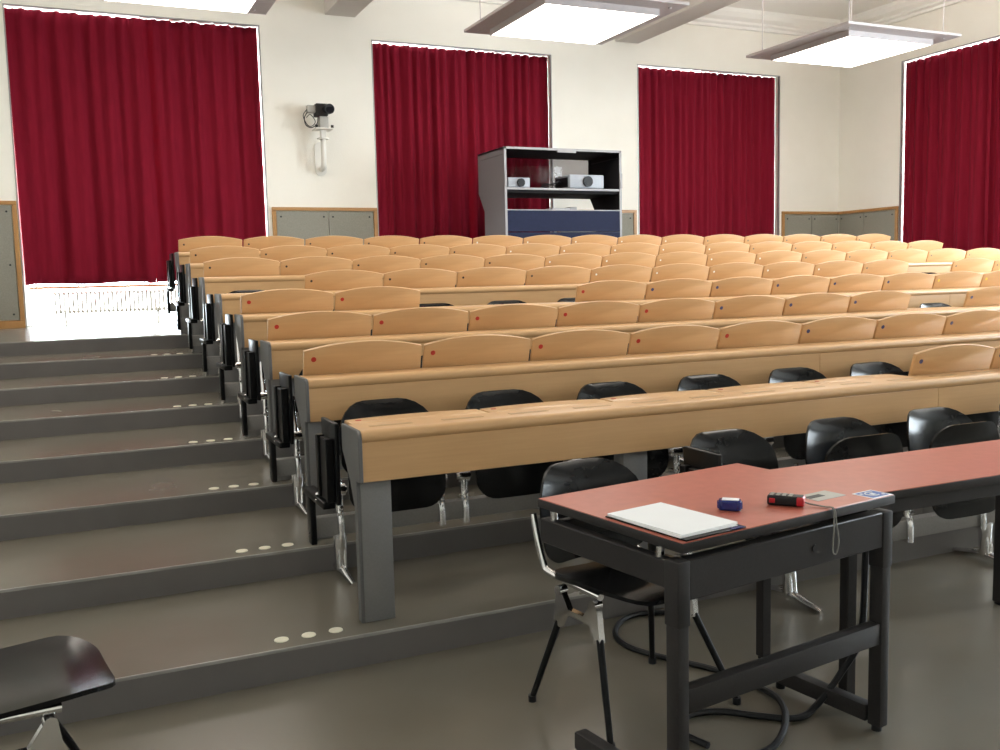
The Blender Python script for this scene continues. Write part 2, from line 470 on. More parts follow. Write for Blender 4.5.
def curtain(loc, rotz, width, z0, z1, seed, folds, label, pull=0.0, pull_l=0.0, open_l=0.0):
    o = link('curtain', curtain_mesh(width, z0, z1, seed, folds, pull, pull_l, open_l), None, loc, (0, 0, rotz))
    md = o.modifiers.new('thickness', 'SOLIDIFY'); md.thickness = 0.006; md.offset = 0
    tag(o, label, 'curtain', 'dark red curtains')
names = ['over the radiator', 'behind the projector cabinet', 'next to the back corner']
for n, (a, c) in enumerate(WIN):
    mid = (a + c) / 2 + (0.045 if n == 0 else -0.03)
    z1 = WTOPS[n] - 0.015
    zb = 1.475 if n == 0 else 1.40
    nf = 8 if n == 0 else 10
    curtain((a + 0.006, YW + 0.085, 0), 0, mid - a - 0.012 + (0.015 if n == 0 else 0.05), zb, z1, 11 + n, nf, 'dark red pleated curtain %s, half away from the room corner' % names[n], 0.014 if n == 0 else 0.0, 0.02)
    curtain((mid - (0.02 if n == 0 else 0.06), YW + 0.118, 0), 0, c - (0.014 if n == 0 else 0.004) - mid + (0.02 if n == 0 else 0.06), zb, z1 + 0.012, 21 + n, nf, 'dark red pleated curtain %s, half toward the room corner' % names[n], 0.0, 0.0, 0.020 if n == 0 else 0.0)
a, c = RWIN[0]
curtain((XR + 0.085, c - 0.012, 0), -PI / 2, 1.50, 1.44, WTOP - 0.015, 41, 11, 'dark red pleated curtain on the right wall, half toward the room corner')
curtain((XR + 0.118, c - 1.46, 0), -PI / 2, 1.31, 1.44, WTOP - 0.015, 42, 10, 'dark red pleated curtain on the right wall, half away from the corner')

# ------------------------------------------------------------------ radiator below the left curtain
rad = thing('radiator', 'cream column radiator on thin feet below the red curtain', 'radiator', (0, YW + 0.17, TOPZ))
bm = bmesh.new()
for dy in (-0.032, 0.032):
    tube(bm, [(0, dy, 0.175), (0, dy, 0.375)], 0.0125, 8)
tube(bm, smooth_path([(0, -0.032, 0.37), (0, -0.036, 0.388), (0, 0, 0.402), (0, 0.036, 0.388), (0, 0.032, 0.37)], 3), 0.017, 8)
tube(bm, smooth_path([(0, -0.032, 0.18), (0, -0.036, 0.162), (0, 0, 0.15), (0, 0.036, 0.162), (0, 0.032, 0.18)], 3), 0.017, 8)
sec = mesh('section', bm, M['white'])
nsec = 46
for k in range(nsec):
    link('section', sec, rad, (-1.10 + k * 0.0485, 0, 0))
bm = bmesh.new()
for zz in (0.165, 0.388): cyl(bm, (-1.12, 0, zz), (1.11, 0, zz), 0.012, 10)
obj('header_pipe', bm, M['white'], rad)
for x in (-1.0, 0.04, 1.0):
    bm = bmesh.new()
    box(bm, (x - 0.014, -0.02, 0.0), (x + 0.014, 0.02, 0.19)); box(bm, (x - 0.035, -0.05, 0.0), (x + 0.035, 0.05, 0.012))
    obj('leg', bm, M['white'], rad, smooth=False)

# ------------------------------------------------------------------ pendant lights
def pendant(cx, cy, label):
    t = thing('pendant_light', label, 'ceiling light', (cx, cy, 4.3), 0, 'square pendant panels')
    hf, hb = 0.93, 0.70
    bm = bmesh.new()
    # flange plate with a square hole
    for (a, b) in (((-hf, -hf, 0), (hf, -hb, 0.03)), ((-hf, hb, 0), (hf, hf, 0.03)), ((-hf, -hb, 0), (-hb, hb, 0.03)), ((hb, -hb, 0), (hf, hb, 0.03))):
        box(bm, a, b)
    obj('flange', bm, M['lampbody'], t, smooth=False)
    bm = bmesh.new()
    e = 0.012
    for (a, b) in (((-hb, -hb, -0.07), (hb, -hb + e, 0.07)), ((-hb, hb - e, -0.07), (hb, hb, 0.07)), ((-hb, -hb + e, -0.07), (-hb + e, hb - e, 0.07)), ((hb - e, -hb + e, -0.07), (hb, hb - e, 0.07))):
        box(bm, a, b)
    obj('housing', bm, M['lampbody'], t, smooth=False)
    obj('diffuser', bbox((-hb + e, -hb + e, -0.066), (hb - e, hb - e, -0.05), 0), M['lamp'], t, smooth=False)
    obj('uplight', bbox((-hb + e, -hb + e, 0.05), (hb - e, hb - e, 0.06), 0), M['lampup'], t, smooth=False)
    for sx in (-1, 1):
        for sy in (-1, 1):
            bm = bmesh.new()
            cyl(bm, (sx * 0.78, sy * 0.78, 0.0), (sx * 0.78, sy * 0.78, ZC - 4.3 - 0.001), 0.006, 6)
            cyl(bm, (sx * 0.78, sy * 0.78, -0.012), (sx * 0.78, sy * 0.78, 0.045), 0.018, 8)
            obj('suspension_wire', bm, M['lampbody'], t)
for cy in (6.1, 1.9):
    for cx, nm in ((0.23, 'the curtain over the radiator'), (4.39, 'the curtain behind the projector cabinet'), (8.5, 'the curtain nearest the room corner')):
        pendant(cx, cy, ('square pendant light panel hung in front of %s' % nm) if cy > 5 else ('square pendant light over the desks, before %s' % nm))

# ------------------------------------------------------------------ desk rows
ZT = 0.757
# flap: arched writing leaf, local: x along, z up the leaf, front face y=0
def flap_mesh():
    w = W - 0.014; hc, ha = 0.128, 0.164
    R = ((w / 2) ** 2 + (ha - hc) ** 2) / (2 * (ha - hc))
    cz = ha - R
    poly = [(0, 0), (w, 0)]
    n = 14
    a0 = math.asin((w / 2) / R)
    for k in range(n + 1):
        a = a0 - 2 * a0 * k / n
        poly.append((w / 2 + R * math.sin(a), cz + R * math.cos(a)))
    bm = bmesh.new()
    extrude_poly(bm, poly, 'y', 0, 0.018)
    ed = [e for e in bm.edges if e.calc_face_angle(0) > 0.6]
    bmesh.ops.bevel(bm, geom=ed, offset=0.0025, segments=2, profile=0.5, affect='EDGES')
    return mesh('writing_flap', bm, M['wood'])
FLAP = flap_mesh()
bm = bmesh.new()
bmesh.ops.create_cone(bm, cap_ends=True, segments=16, radius1=0.0125, radius2=0.0125, depth=0.002)
bm.transform(Matrix.Rotation(PI / 2, 4, 'X'))
DOT0 = mesh('dot', bm, M['dot_red'])
DOTS = {}
for n in ('red', 'blue', 'yellow', 'black', 'white', 'green'):
    me = DOT0.copy(); me.materials.clear(); me.materials.append(M['dot_' + n]); DOTS[n] = me
    if n in ('white', 'black', 'green'):
        for v in me.vertices: v.co *= 0.72
# nosing profile (y,z)
prof = [(0.0, ZT - 0.026), (0.0, ZT)]
for k in range(9):
    a = PI / 2 + PI * 0.95 * k / 8
    prof.append((-0.166 + 0.026 * math.cos(a), ZT - 0.026 + 0.026 * math.sin(a)))
prof += [(-0.166, ZT - 0.050), (-0.166, ZT - 0.03), (-0.13, ZT - 0.026)]
bm = bmesh.new()
extrude_poly(bm, prof, 'x', -0.014, NS * W + 0.014)
NOSE = mesh('nosing', bm, M['wood'], angle=30)
LB = (NS * W + 0.028) / 3
FASC = mesh('fascia_board', bbox((0.0008, -0.183, 0.558), (LB - 0.0008, -0.166, ZT - 0.045), 0.0015, 1), M['wood'])
pp = [(-0.194, 0.558), (-0.194, ZT - 0.03), (-0.187, ZT - 0.01), (-0.170, ZT + 0.001), (0.045, ZT + 0.001), (0.045, 0.655), (-0.06, 0.54), (-0.108, 0.45), (-0.108, 0.0), (-0.150, 0.0), (-0.150, 0.558)]
bm = bmesh.new()
extrude_poly(bm, pp, 'x', -0.030, -0.014)
bmesh.ops.bevel(bm, geom=[e for e in bm.edges if e.calc_face_angle(0) > 0.5], offset=0.003, segments=1, affect='EDGES')
ENDP = mesh('end_panel', bm, M['endgrey'], angle=20)
POST = mesh('post', bbox((0, -0.151, 0.0), (0.122, -0.07, 0.70), 0.004, 2), M['greymetal'])
SHELF = mesh('underframe', bbox((0, -0.165, ZT - 0.075), (NS * W, -0.01, ZT - 0.03), 0.004, 1), M['greymetal'])
HING = mesh('hinge_insert', bbox((0, -0.014, 0), (0.175, 0.014, 0.0012), 0), M['wood_dark'], smooth=False)
FLAT = {1: {0, 1, 2, 3, 4}, 3: {8}, 4: {2, 3}, 5: {0, 11}}
LEAN = 0.298
for i in range(1, NR + 1):
    extra = {1: 'mostly lowered flaps', 2: 'all arched flaps raised', 3: 'one lowered flap', 4: 'two lowered flaps', 5: 'its end flap lowered'}.get(i, 'arched flaps raised')
    dk = thing('bench_desk', 'beech bench desk with %s, %s' % (extra, row_phrase(i)), 'desk', (0, (i - 1) * D, i * H), 0, 'beech bench desks')
    link('nosing', NOSE, dk)
    link('underframe', SHELF, dk)
    for k in range(3): link('fascia_board', FASC, dk, (-0.014 + k * LB, 0, 0))
    link('end_panel', ENDP, dk)
    link('end_panel', ENDP, dk, (NS * W + 0.044, 0, 0))
    for x in (-0.016, 1.155, 2.94, 4.74, 6.54, 8.0, NS * W - 0.106): link('post', POST, dk, (x, 0, 0))
    for k in range(NS):
        flat = k in FLAT.get(i, ())
        zone = k // 5
        dn = (('red', 'blue', 'yellow') if i <= 4 else ('black', 'white', 'green'))[zone]
        if flat:
            fl = link('writing_flap', FLAP, dk, (k * W + 0.007, 0.006, ZT - 0.001), (-PI / 2, 0, 0))
        else:
            fl = link('writing_flap', FLAP, dk, (k * W + 0.007, 0.006, ZT - 0.0085), (LEAN + rnd.uniform(-0.012, 0.012), 0, 0))
        link('dot', DOTS[dn], fl, (0.047, -0.0005, 0.086))
        if i == 1:
            for hx in (0.046, 0.350): link('hinge_insert', HING, dk, (k * W + hx, -0.09, ZT))

# ------------------------------------------------------------------ chairs
def rounded_outline(w, h, r, n=7, rb=None):
    pts = []
    rb = rb or r
    for (cx, cy, a0, rr) in ((w / 2 - r, h - r, 0, r), (-w / 2 + r, h - r, PI / 2, r), (-w / 2 + rb, rb, PI, rb), (w / 2 - rb, rb, 1.5 * PI, rb)):
        for k in range(n):
            a = a0 + PI / 2 * k / (n - 1)
            pts.append((cx + rr * math.cos(a), cy + rr * math.sin(a)))
    # subdivide long straight edges
    out = []
    for p, q in zip(pts, pts[1:] + pts[:1]):
        out.append(p)
        L = math.hypot(q[0] - p[0], q[1] - p[1])
        ns = int(L / 0.05)
        for k in range(1, ns + 1):
            t = k / (ns + 1); out.append((p[0] + (q[0] - p[0]) * t, p[1] + (q[1] - p[1]) * t))
    return out

def shell(outline, c, depth_fn, thick, rings=6):
    """sheet in local (s,t); depth_fn(s,t)->d ; returns bm with coords (s, d, t); thick along +d"""
    bm = bmesh.new()
    def layer(off):
        L = []
        for k in range(1, rings + 1):
            f = k / rings
            L.append([bm.verts.new((c[0] + (p[0] - c[0]) * f, depth_fn(c[0] + (p[0] - c[0]) * f, c[1] + (p[1] - c[1]) * f) + off, c[1] + (p[1] - c[1]) * f)) for p in outline])
        cv = bm.verts.new((c[0], depth_fn(*c) + off, c[1]))
        n = len(outline)
        for i in range(n): bm.faces.new((cv, L[0][i], L[0][(i + 1) % n]))
        for a, b in zip(L[:-1], L[1:]):
            for i in range(n): bm.faces.new((a[i], b[i], b[(i + 1) % n], a[(i + 1) % n]))
        return L[-1]
    A = layer(0); B = layer(thick)
    n = len(outline)
    for i in range(n): bm.faces.new((A[i], A[(i + 1) % n], B[(i + 1) % n], B[i]))
    return bm

SEATW = 0.455
def back_bm():
    # concave towards the sitter (-y): edges come forward
    def d(s, t): return -0.75 * s * s + 5.0 * max(0, t - 0.235) ** 2 + 0.16 * t
    return shell(rounded_outline(SEATW, 0.32, 0.145, rb=0.07), (0, 0.165), d, 0.013)
def seat_bm():
    # local s across, t front->back depth, d height (turned to z later)
    def d(s, t):
        return 0.30 * s * s - 2.2 * max(0, 0.10 - t) ** 2 + 0.5 * max(0, t - 0.33) ** 2 - 0.012
    return shell(rounded_outline(0.45, 0.43, 0.10, rb=0.12), (0, 0.21), d, 0.013)
bm = back_bm(); BACK = mesh('backrest', bm, M['black'], angle=50)
bm = seat_bm()
# (s,d,t): t=0 front. to xyz: x=s, y=t, z=d
bm.transform(Matrix(((1, 0, 0, 0), (0, 0, 1, 0), (0, 1, 0, 0), (0, 0, 0, 1))))
SEAT = mesh('seat', bm, M['black'], angle=50)

# cast bracket of the beam chairs, x=0, beam axis at y=0, z=0.235
bm = bmesh.new()
pts = [(0, 0.035, 0.60), (0, 0.02, 0.50), (0, -0.015, 0.40), (0, -0.02, 0.31), (0, -0.035, 0.26), (0, -0.037, 0.178)]
tube(bm, smooth_path(pts, 4), [0.010 + 0.007 * min(1, k / 8) for k in range(21)], 10)
cyl(bm, (-0.027, -0.012, 0.395), (0.027, -0.012, 0.395), 0.028, 14)
cyl(bm, (-0.036, -0.012, 0.395), (0.036, -0.012, 0.395), 0.015, 12)
tube(bm, [(0, -0.03, 0.305), (0, -0.058, 0.325)], 0.008, 8)
box(bm, (-0.014, -0.044, 0.178), (0.014, 0.036, 0.19)); box(bm, (-0.014, 0.029, 0.178), (0.014, 0.038, 0.29)); box(bm, (-0.014, -0.044, 0.282), (0.014, 0.036, 0.294))
BRK = mesh('bracket', bm, M['chrome'])
bm = bmesh.new()
box(bm, (-0.008, -0.21, -0.02), (0.008, 0.14, -0.006))
bmesh.ops.bevel(bm, geom=list(bm.edges), offset=0.003, segments=1, affect='EDGES')
RAIL = mesh('seat_rail', bm, M['chrome'])

def beam_chair(loc, up, label, group):
    t = thing('tip_up_chair', label, 'chair', loc, 0, group)
    jr = rnd.uniform(-0.03, 0.03)
    link('backrest', BACK, t, (0, -0.012, 0.455), (-0.05 + jr, 0, 0))
    if up:
        # rear edge of the seat at the pivot, front edge raised
        s = link('seat', SEAT, t, (0, -0.125, 0.728), (-(PI / 2 + 0.08) + jr, 0, 0))
    else:
        s = link('seat', SEAT, t, (0, -0.42, 0.435), (-0.06, 0, 0))
    for sx in (-1, 1): link('bracket', BRK, t, (sx * 0.240, 0, 0))
    return t

# beam with cast legs
bm = bmesh.new()
tube(bm, [(0, 0, 0.20), (0, 0, 0.03)], [0.034, 0.026], 12)
tube(bm, [(0.012, -0.012, 0.2), (0.012, -0.03, 0.02)], 0.008, 8); tube(bm, [(-0.012, -0.012, 0.2), (-0.012, -0.03, 0.02)], 0.008, 8)
tube(bm, smooth_path([(0, -0.20, 0.012), (0, -0.12, 0.018), (0, 0, 0.032), (0, 0.12, 0.018), (0, 0.18, 0.012)], 4), [0.010 + 0.012 * (1 - abs(k - 8) / 8.0) for k in range(17)], 10)
BLEG = mesh('leg', bm, M['chrome'])
def seat_beam(x0, x1, y, z, legs, label):
    t = thing('seating_bar', label, 'seat support', (0, y, z), 0, 'chair beams')
    obj('beam', bbox((x0, -0.028, 0.192), (x1, 0.028, 0.28), 0.005, 2), M['beammetal'], t)
    for x in legs: link('leg', BLEG, t, (x, 0, 0))

# folding side tablet on the aisle end of each beam
def tablet_meshes():
    P = {}
    P['post'] = mesh('post', bbox((-0.026, -0.06, 0.17), (0.0, 0.0, 0.40), 0.004, 2), M['blackmetal'])
    P['arm'] = mesh('arm', bbox((-0.04, -0.36, 0.395), (0.012, 0.0, 0.425), 0.005, 2), M['blackmetal'])
    P['tablet'] = mesh('tablet', bbox((0.004, -0.42, 0.42), (0.022, -0.20, 0.755), 0.005, 2), M['blackmetal'])
    bm = bmesh.new()
    box(bm, (-0.03, -0.40, 0.43), (0.002, -0.365, 0.69)); box(bm, (-0.022, -0.355, 0.43), (0.002, -0.27, 0.685)); box(bm, (-0.03, -0.26, 0.43), (0.002, -0.225, 0.69))
    bmesh.ops.bevel(bm, geom=list(bm.edges), offset=0.003, segments=1, affect='EDGES')
    P['folding_leaf'] = mesh('folding_leaf', bm, M['blackmetal'])
    bm = bmesh.new()
    tube(bm, [(-0.034, -0.22, 0.432), (0.004, -0.25, 0.445)], 0.007, 8); cyl(bm, (-0.044, -0.24, 0.41), (-0.03, -0.24, 0.41), 0.008, 10); cyl(bm, (-0.032, -0.03, 0.215), (-0.02, -0.03, 0.215), 0.008, 10)
    P['hinge_bolts'] = mesh('hinge_bolts', bm, M['chrome'])
    return P
TAB = tablet_meshes()
def side_tablet(loc, label):
    t = thing('folding_tablet', label, 'folding tablet', loc, 0, 'folded black tablets at the row ends')
    for n, me in TAB.items(): link(n, me, t)

YB = 0.49       # beam line behind each desk
for i in range(1, NR + 1):
    y = (i - 1) * D + YB
    seat_beam(-0.07, NS * W + 0.02, y, i * H, [0.062 + 1.2 * k for k in range(8)], 'grey bar carrying the chairs behind %s' % row_phrase(i))
    side_tablet((-0.055, y, i * H), 'folded black tablet on the aisle end of %s' % row_phrase(i))
    for k in range(NS):
        beam_chair((0.3 + k * W, y, i * H), True, 'black chair %s from the aisle, behind %s' % (ORD[k], row_phrase(i)), 'chairs behind %s' % row_phrase(i))
# front row of chairs at floor level, before the first desk
YFR = -0.44
seat_beam(1.10, 9.15, YFR, 0, [1.816 + 1.224 * k for k in range(7)], 'grey bar on chrome feet carrying the floor-level chairs')
side_tablet((1.115, YFR, 0.03), 'folded black tablet beside the floor-level chair next to the red table')
for k in range(13):
    beam_chair((1.51 + k * 0.612, YFR, 0), k > 0, 'black floor-level chair with lowered seat next to folded tablet' if k == 0 else 'black chair with raised seat, %s from the folded tablet in the floor-level row' % ORD[k], 'floor-level chairs before the first desk')

# ------------------------------------------------------------------ free-standing chairs
def leg_pts(sx, sy): return [(sx * 0.245, 0.02 + sy * 0.055, 0.37), (sx * 0.255, 0.02 + sy * 0.115, 0.27), (sx * 0.275, 0.02 + sy * 0.20, 0.0)]
def chair4(loc, rotz, label):
    t = thing('stacking_chair', label, 'chair', loc, rotz, 'black stacking chairs')
    link('backrest', BACK, t, (0, 0.20, 0.470), (-0.04, 0, 0))
    link('seat', SEAT, t, (0, -0.225, 0.455), (-0.05, 0, 0))
    for sx in (-1, 1):
        bm = bmesh.new()
        x = sx * 0.205
        tube(bm, smooth_path([(x * 1.06, 0.262, 0.635), (x * 1.04, 0.245, 0.55), (x, 0.222, 0.468), (x, 0.19, 0.445), (x, 0.03, 0.437), (x, -0.085, 0.432)], 4), [0.0125] * 21, 10)
        # cast link plate under the rail
        bmv = [(0.165, 0.405), (-0.085, 0.395), (-0.085, 0.368), (-0.052, 0.355), (-0.02, 0.32), (0.06, 0.32), (0.10, 0.355), (0.13, 0.372), (0.165, 0.378)]
        extrude_poly(bm, [(a + 0.01, b + 0.014) for a, b in [(0.13, 0.39), (0.10, 0.385), (0.065, 0.335), (-0.015, 0.335), (-0.05, 0.385), (-0.085, 0.385), (-0.10, 0.27), (-0.075, 0.26), (-0.045, 0.315), (0.085, 0.315), (0.115, 0.26), (0.145, 0.27)]], 'x', x - 0.011, x + 0.011)
        cyl(bm, (x - 0.016, 0.125, 0.40), (x + 0.016, 0.125, 0.40), 0.018, 12); cyl(bm, (x - 0.016, -0.058, 0.40), (x + 0.016, -0.058, 0.40), 0.018, 12)
        obj('side_frame', bm, M['chrome'], t)
        for sy in (-1, 1):
            bm = bmesh.new()
            yb = 0.14 if sy > 0 else -0.078
            tube(bm, [(x, yb, 0.29), (x * 1.33, yb + sy * (0.07 if sy > 0 else 0.13), 0.012)], [0.0125, 0.0105], 10)
            lg = obj('leg', bm, M['blackmetal'], t)
            bm = bmesh.new()
            yy = yb + sy * (0.07 if sy > 0 else 0.13)
            cyl(bm, (x * 1.33, yy, 0.0), (x * 1.33, yy, 0.022), 0.0145, 10)
            obj('foot_cap', bm, M['rubber'], lg)
    return t
chair4((0.672, -0.985, 0), 0.15, 'black chair with chrome side frames pushed under the red table')
chair4((-1.18, -0.975, 0), PI / 2 + 0.14, 'black chair with chrome rail standing alone in front of the steps')

# ------------------------------------------------------------------ red tables
T1C = Vector((0.792, -1.270)); T1R = 0.150
def table1():
    t = thing('demonstration_table', 'red topped table with charcoal metal frame holding papers and gadgets', 'table', (T1C.x, T1C.y, 0), T1R)
    hx, hy = 0.443, 0.322
    obj('table_top', bbox((-hx, -hy, 0.727), (hx, hy, 0.753), 0.003, 2), M['tablemetal'], t)
    obj('red_surface', bbox((-hx + 0.003, -hy + 0.003, 0.7525), (hx - 0.003, hy - 0.003, 0.755), 0.001, 1), M['redtop'], t)
    for sx in (-1, 1):
        x = -0.437 if sx < 0 else 0.412
        lg = obj('leg', bbox((x - 0.020, -hy + 0.004, 0.018), (x + 0.020, -hy + 0.050, 0.70), 0.004, 2), M['tablemetal'], t)
        obj('sleeve', bbox((x - 0.023, -hy + 0.001, 0.53), (x + 0.023, -hy + 0.053, 0.706), 0.004, 2), M['tablemetal'], lg)
        obj('foot_bar', bbox((x - 0.022, -hy + 0.056, 0.022), (x + 0.022, 0.13, 0.075), 0.004, 2), M['tablemetal'], t)
        for yy in (-hy + 0.03, 0.09):
            bm = bmesh.new(); cyl(bm, (x, yy, 0), (x, yy, 0.024), 0.016, 12)
            obj('levelling_foot', bm, M['rubber'], t)
        obj('side_apron', bbox((x - 0.018, -hy + 0.053, 0.625), (x + 0.018, hy - 0.03, 0.70), 0.003, 1), M['tablemetal'], t)
        for yy in (-hy + 0.09, hy - 0.08):
            bm = bmesh.new(); cyl(bm, (x, yy, 0.685), (x, yy, 0.729), 0.012, 10)
            obj('spacer', bm, M['chrome'], t)
    ap = obj('front_apron', bbox((-0.414, -hy + 0.004, 0.597), (0.389, -hy + 0.046, 0.706), 0.003, 1), M['tablemetal'], t)
    bm = bmesh.new(); cyl(bm, (0.075, -hy + 0.001, 0.65), (0.075, -hy + 0.02, 0.65), 0.012, 16)
    obj('lock', bm, M['rubber'], ap)
    obj('stretcher', bbox((-0.417, -hy + 0.008, 0.288), (0.392, -hy + 0.048, 0.355), 0.004, 2), M['tablemetal'], t)
    obj('rear_apron', bbox((-hx + 0.05, hy - 0.07, 0.63), (hx - 0.05, hy - 0.04, 0.69), 0.003, 1), M['tablemetal'], t)
    fp = obj('cable_flap', bbox((0.19, -0.237, 0.7545), (0.32, -0.157, 0.7562), 0.0005, 1), M['greyplastic'], t)
    obj('cable_slot', bbox((0.195, -0.205, 0.7555), (0.262, -0.180, 0.7568), 0, 1), M['rubber'], fp)
    # printed sticker near the corner
    sx0, sy0 = 0.345, -0.316
    st = obj('sticker', bbox((sx0, sy0, 0.7545), (sx0 + 0.092, sy0 + 0.078, 0.7556), 0), M['paper'], t, smooth=False)
    bm = bmesh.new()
    box(bm, (sx0 + 0.006, sy0 + 0.006, 0.7556), (sx0 + 0.086, sy0 + 0.072, 0.7559))
    sp = obj('sticker_print', bm, M['sticker'], st, smooth=False)
    bm = bmesh.new()
    arc = [(sx0 + 0.046 + 0.022 * math.cos(q), sy0 + 0.040 + 0.020 * math.sin(q), 0.7560) for q in [0.6 + 4.6 * k / 14 for k in range(15)]]
    tube(bm, arc, 0.0022, 4)
    box(bm, (sx0 + 0.040, sy0 + 0.030, 0.7558), (sx0 + 0.056, sy0 + 0.046, 0.7562)); box(bm, (sx0 + 0.012, sy0 + 0.052, 0.7558), (sx0 + 0.024, sy0 + 0.062, 0.7562)); box(bm, (sx0 + 0.068, sy0 + 0.016, 0.7558), (sx0 + 0.080, sy0 + 0.024, 0.7562))
    obj('sticker_mark', bm, M['paper'], sp, smooth=False)
    return t
table1()
T2X0, T2X1, T2Y0, T2Y1 = 1.262, 2.60, -1.345, -0.865
t2 = thing('side_table', 'longer red topped table with black legs beside the one with papers', 'table', ((T2X0 + T2X1) / 2, (T2Y0 + T2Y1) / 2, 0), 0.0)
hx, hy = (T2X1 - T2X0) / 2, (T2Y1 - T2Y0) / 2
obj('table_top', bbox((-hx, -hy, 0.678), (hx, hy, 0.708), 0.003, 2), M['tablemetal'], t2)
obj('red_surface', bbox((-hx + 0.003, -hy + 0.003, 0.7075), (hx - 0.003, hy - 0.003, 0.710), 0.001, 1), M['redtop'], t2)
for sx in (-1, 1):
    for sy in (-1, 1):
        x, y = sx * (hx - 0.035), sy * (hy - 0.03)
        obj('leg', bbox((x - 0.02, y - 0.02, 0.012), (x + 0.02, y + 0.02, 0.68), 0.003, 1), M['tablemetal'], t2)
        obj('foot', bbox((x - 0.014, y - 0.014, 0), (x + 0.014, y + 0.014, 0.014), 0.002, 1), M['rubber'], t2)
for sy in (-1, 1):
    y = sy * (hy - 0.03)
    obj('apron', bbox((-hx + 0.055, y - 0.015, 0.63), (hx - 0.055, y + 0.015, 0.68), 0.003, 1), M['tablemetal'], t2)

def on_t1(u, v, z=0.7555):     # table-1 local to world
    c, s = math.cos(T1R), math.sin(T1R)
    return (T1C.x + c * u - s * v, T1C.y + s * u + c * v, z)
def to_t1(x, y):
    dx, dy = x - T1C.x, y - T1C.y
    c, s = math.cos(T1R), math.sin(T1R)
    return (c * dx + s * dy, -s * dx + c * dy)

# black folder with a stack of white sheets
pc = (0.500, -1.464)
fo = thing('document_folder', 'thin black folder under the white sheets on the red table', 'folder', (pc[0] + 0.004, pc[1] - 0.004, 0.7555), 0.16)
obj('cover', bbox((-0.112, -0.162, 0), (0.112, 0.162, 0.004), 0.001, 1), M['blackmetal'], fo)
obj('clip', bbox((0.06, -0.164, 0.004), (0.10, -0.150, 0.0055), 0, 1), M['blue'], fo)
for k in range(3):
    o = obj('paper_sheet', bbox((-0.105, -0.1485, 0), (0.105, 0.1485, 0.0018), 0), M['paper'], None, (pc[0] + 0.003 * k - 0.003, pc[1] + 0.004 * k, 0.7602 + 0.0022 * k), (0, 0, 0.16 + 0.018 * (k - 1)), smooth=False)
    tag(o, 'white sheet, %s of the stack on the black folder' % ('bottom one', 'middle one', 'top one')[k], 'paper', 'white sheets on the folder')

# small blue gadget with a white top
g = thing('blue_gadget', 'small blue rounded gadget with a white top beside the papers', 'gadget', (0.727, -1.428, 0.7555), -0.75)
bm = bmesh.new()
extrude_poly(bm, [(-0.036, -0.010), (-0.026, -0.021), (0.026, -0.021), (0.036, -0.010), (0.036, 0.010), (0.026, 0.021), (-0.026, 0.021), (-0.036, 0.010)], 'z', 0, 0.030)
bmesh.ops.bevel(bm, geom=list(bm.edges), offset=0.005, segments=3, affect='EDGES')
obj('body', bm, M['blue'], g)
bm = bmesh.new()
extrude_poly(bm, [(-0.022, -0.015), (0.026, -0.012), (0.026, 0.012), (-0.022, 0.015)], 'z', 0.0295, 0.032)
obj('white_top', bm, M['paper'], g, smooth=False)

# red and black hand-held gadget with its wrist strap
rd = thing('handheld_device', 'black and red handheld gadget with a grey wrist strap hanging over the edge', 'gadget', (0.905, -1.462, 0.7555), -0.88)
obj('body', bbox((-0.052, -0.022, 0), (0.052, 0.022, 0.030), 0.006, 3), M['rubber'], rd)
obj('red_end', bbox((0.030, -0.0228, 0.001), (0.0535, 0.0228, 0.0295), 0.006, 3), M['redplastic'], rd)
obj('red_button', bbox((-0.045, -0.0235, 0.008), (-0.028, -0.020, 0.022), 0.001, 1), M['redplastic'], rd)
bm = bmesh.new()
for r_ in range(3):
    for c_ in range(4):
        x, y = -0.04 + c_ * 0.018, -0.012 + r_ * 0.012
        box(bm, (x - 0.005, y - 0.003, 0.0295), (x + 0.005, y + 0.003, 0.0315))
obj('buttons', bm, M['greyplastic'], rd, smooth=False)
# strap, built in world space then parented
bm = bmesh.new()
Z = 0.7585
su, sv = to_t1(0.935, -1.497)
ex = -0.322
S = [on_t1(su, sv, 0.768), on_t1(su + 0.02, sv - 0.02, Z + 0.003), on_t1(su + 0.035, ex + 0.02, Z), on_t1(su + 0.042, ex - 0.004, Z - 0.003), on_t1(su + 0.048, ex - 0.008, 0.71), on_t1(su + 0.056, ex - 0.010, 0.66), on_t1(su + 0.046, ex - 0.010, 0.625), on_t1(su + 0.030, ex - 0.010, 0.635), on_t1(su + 0.036, ex - 0.008, 0.70), on_t1(su + 0.037, ex - 0.004, Z - 0.003), on_t1(su + 0.030, ex + 0.02, Z + 0.001), on_t1(su + 0.016, sv - 0.02, Z + 0.003), on_t1(su + 0.003, sv, 0.768)]
tube(bm, smooth_path(S, 6), 0.0022, 6)
sto = obj('wrist_strap', bm, M['strap'], rd)
bpy.context.view_layer.update()
sto.matrix_parent_inverse = rd.matrix_world.inverted()

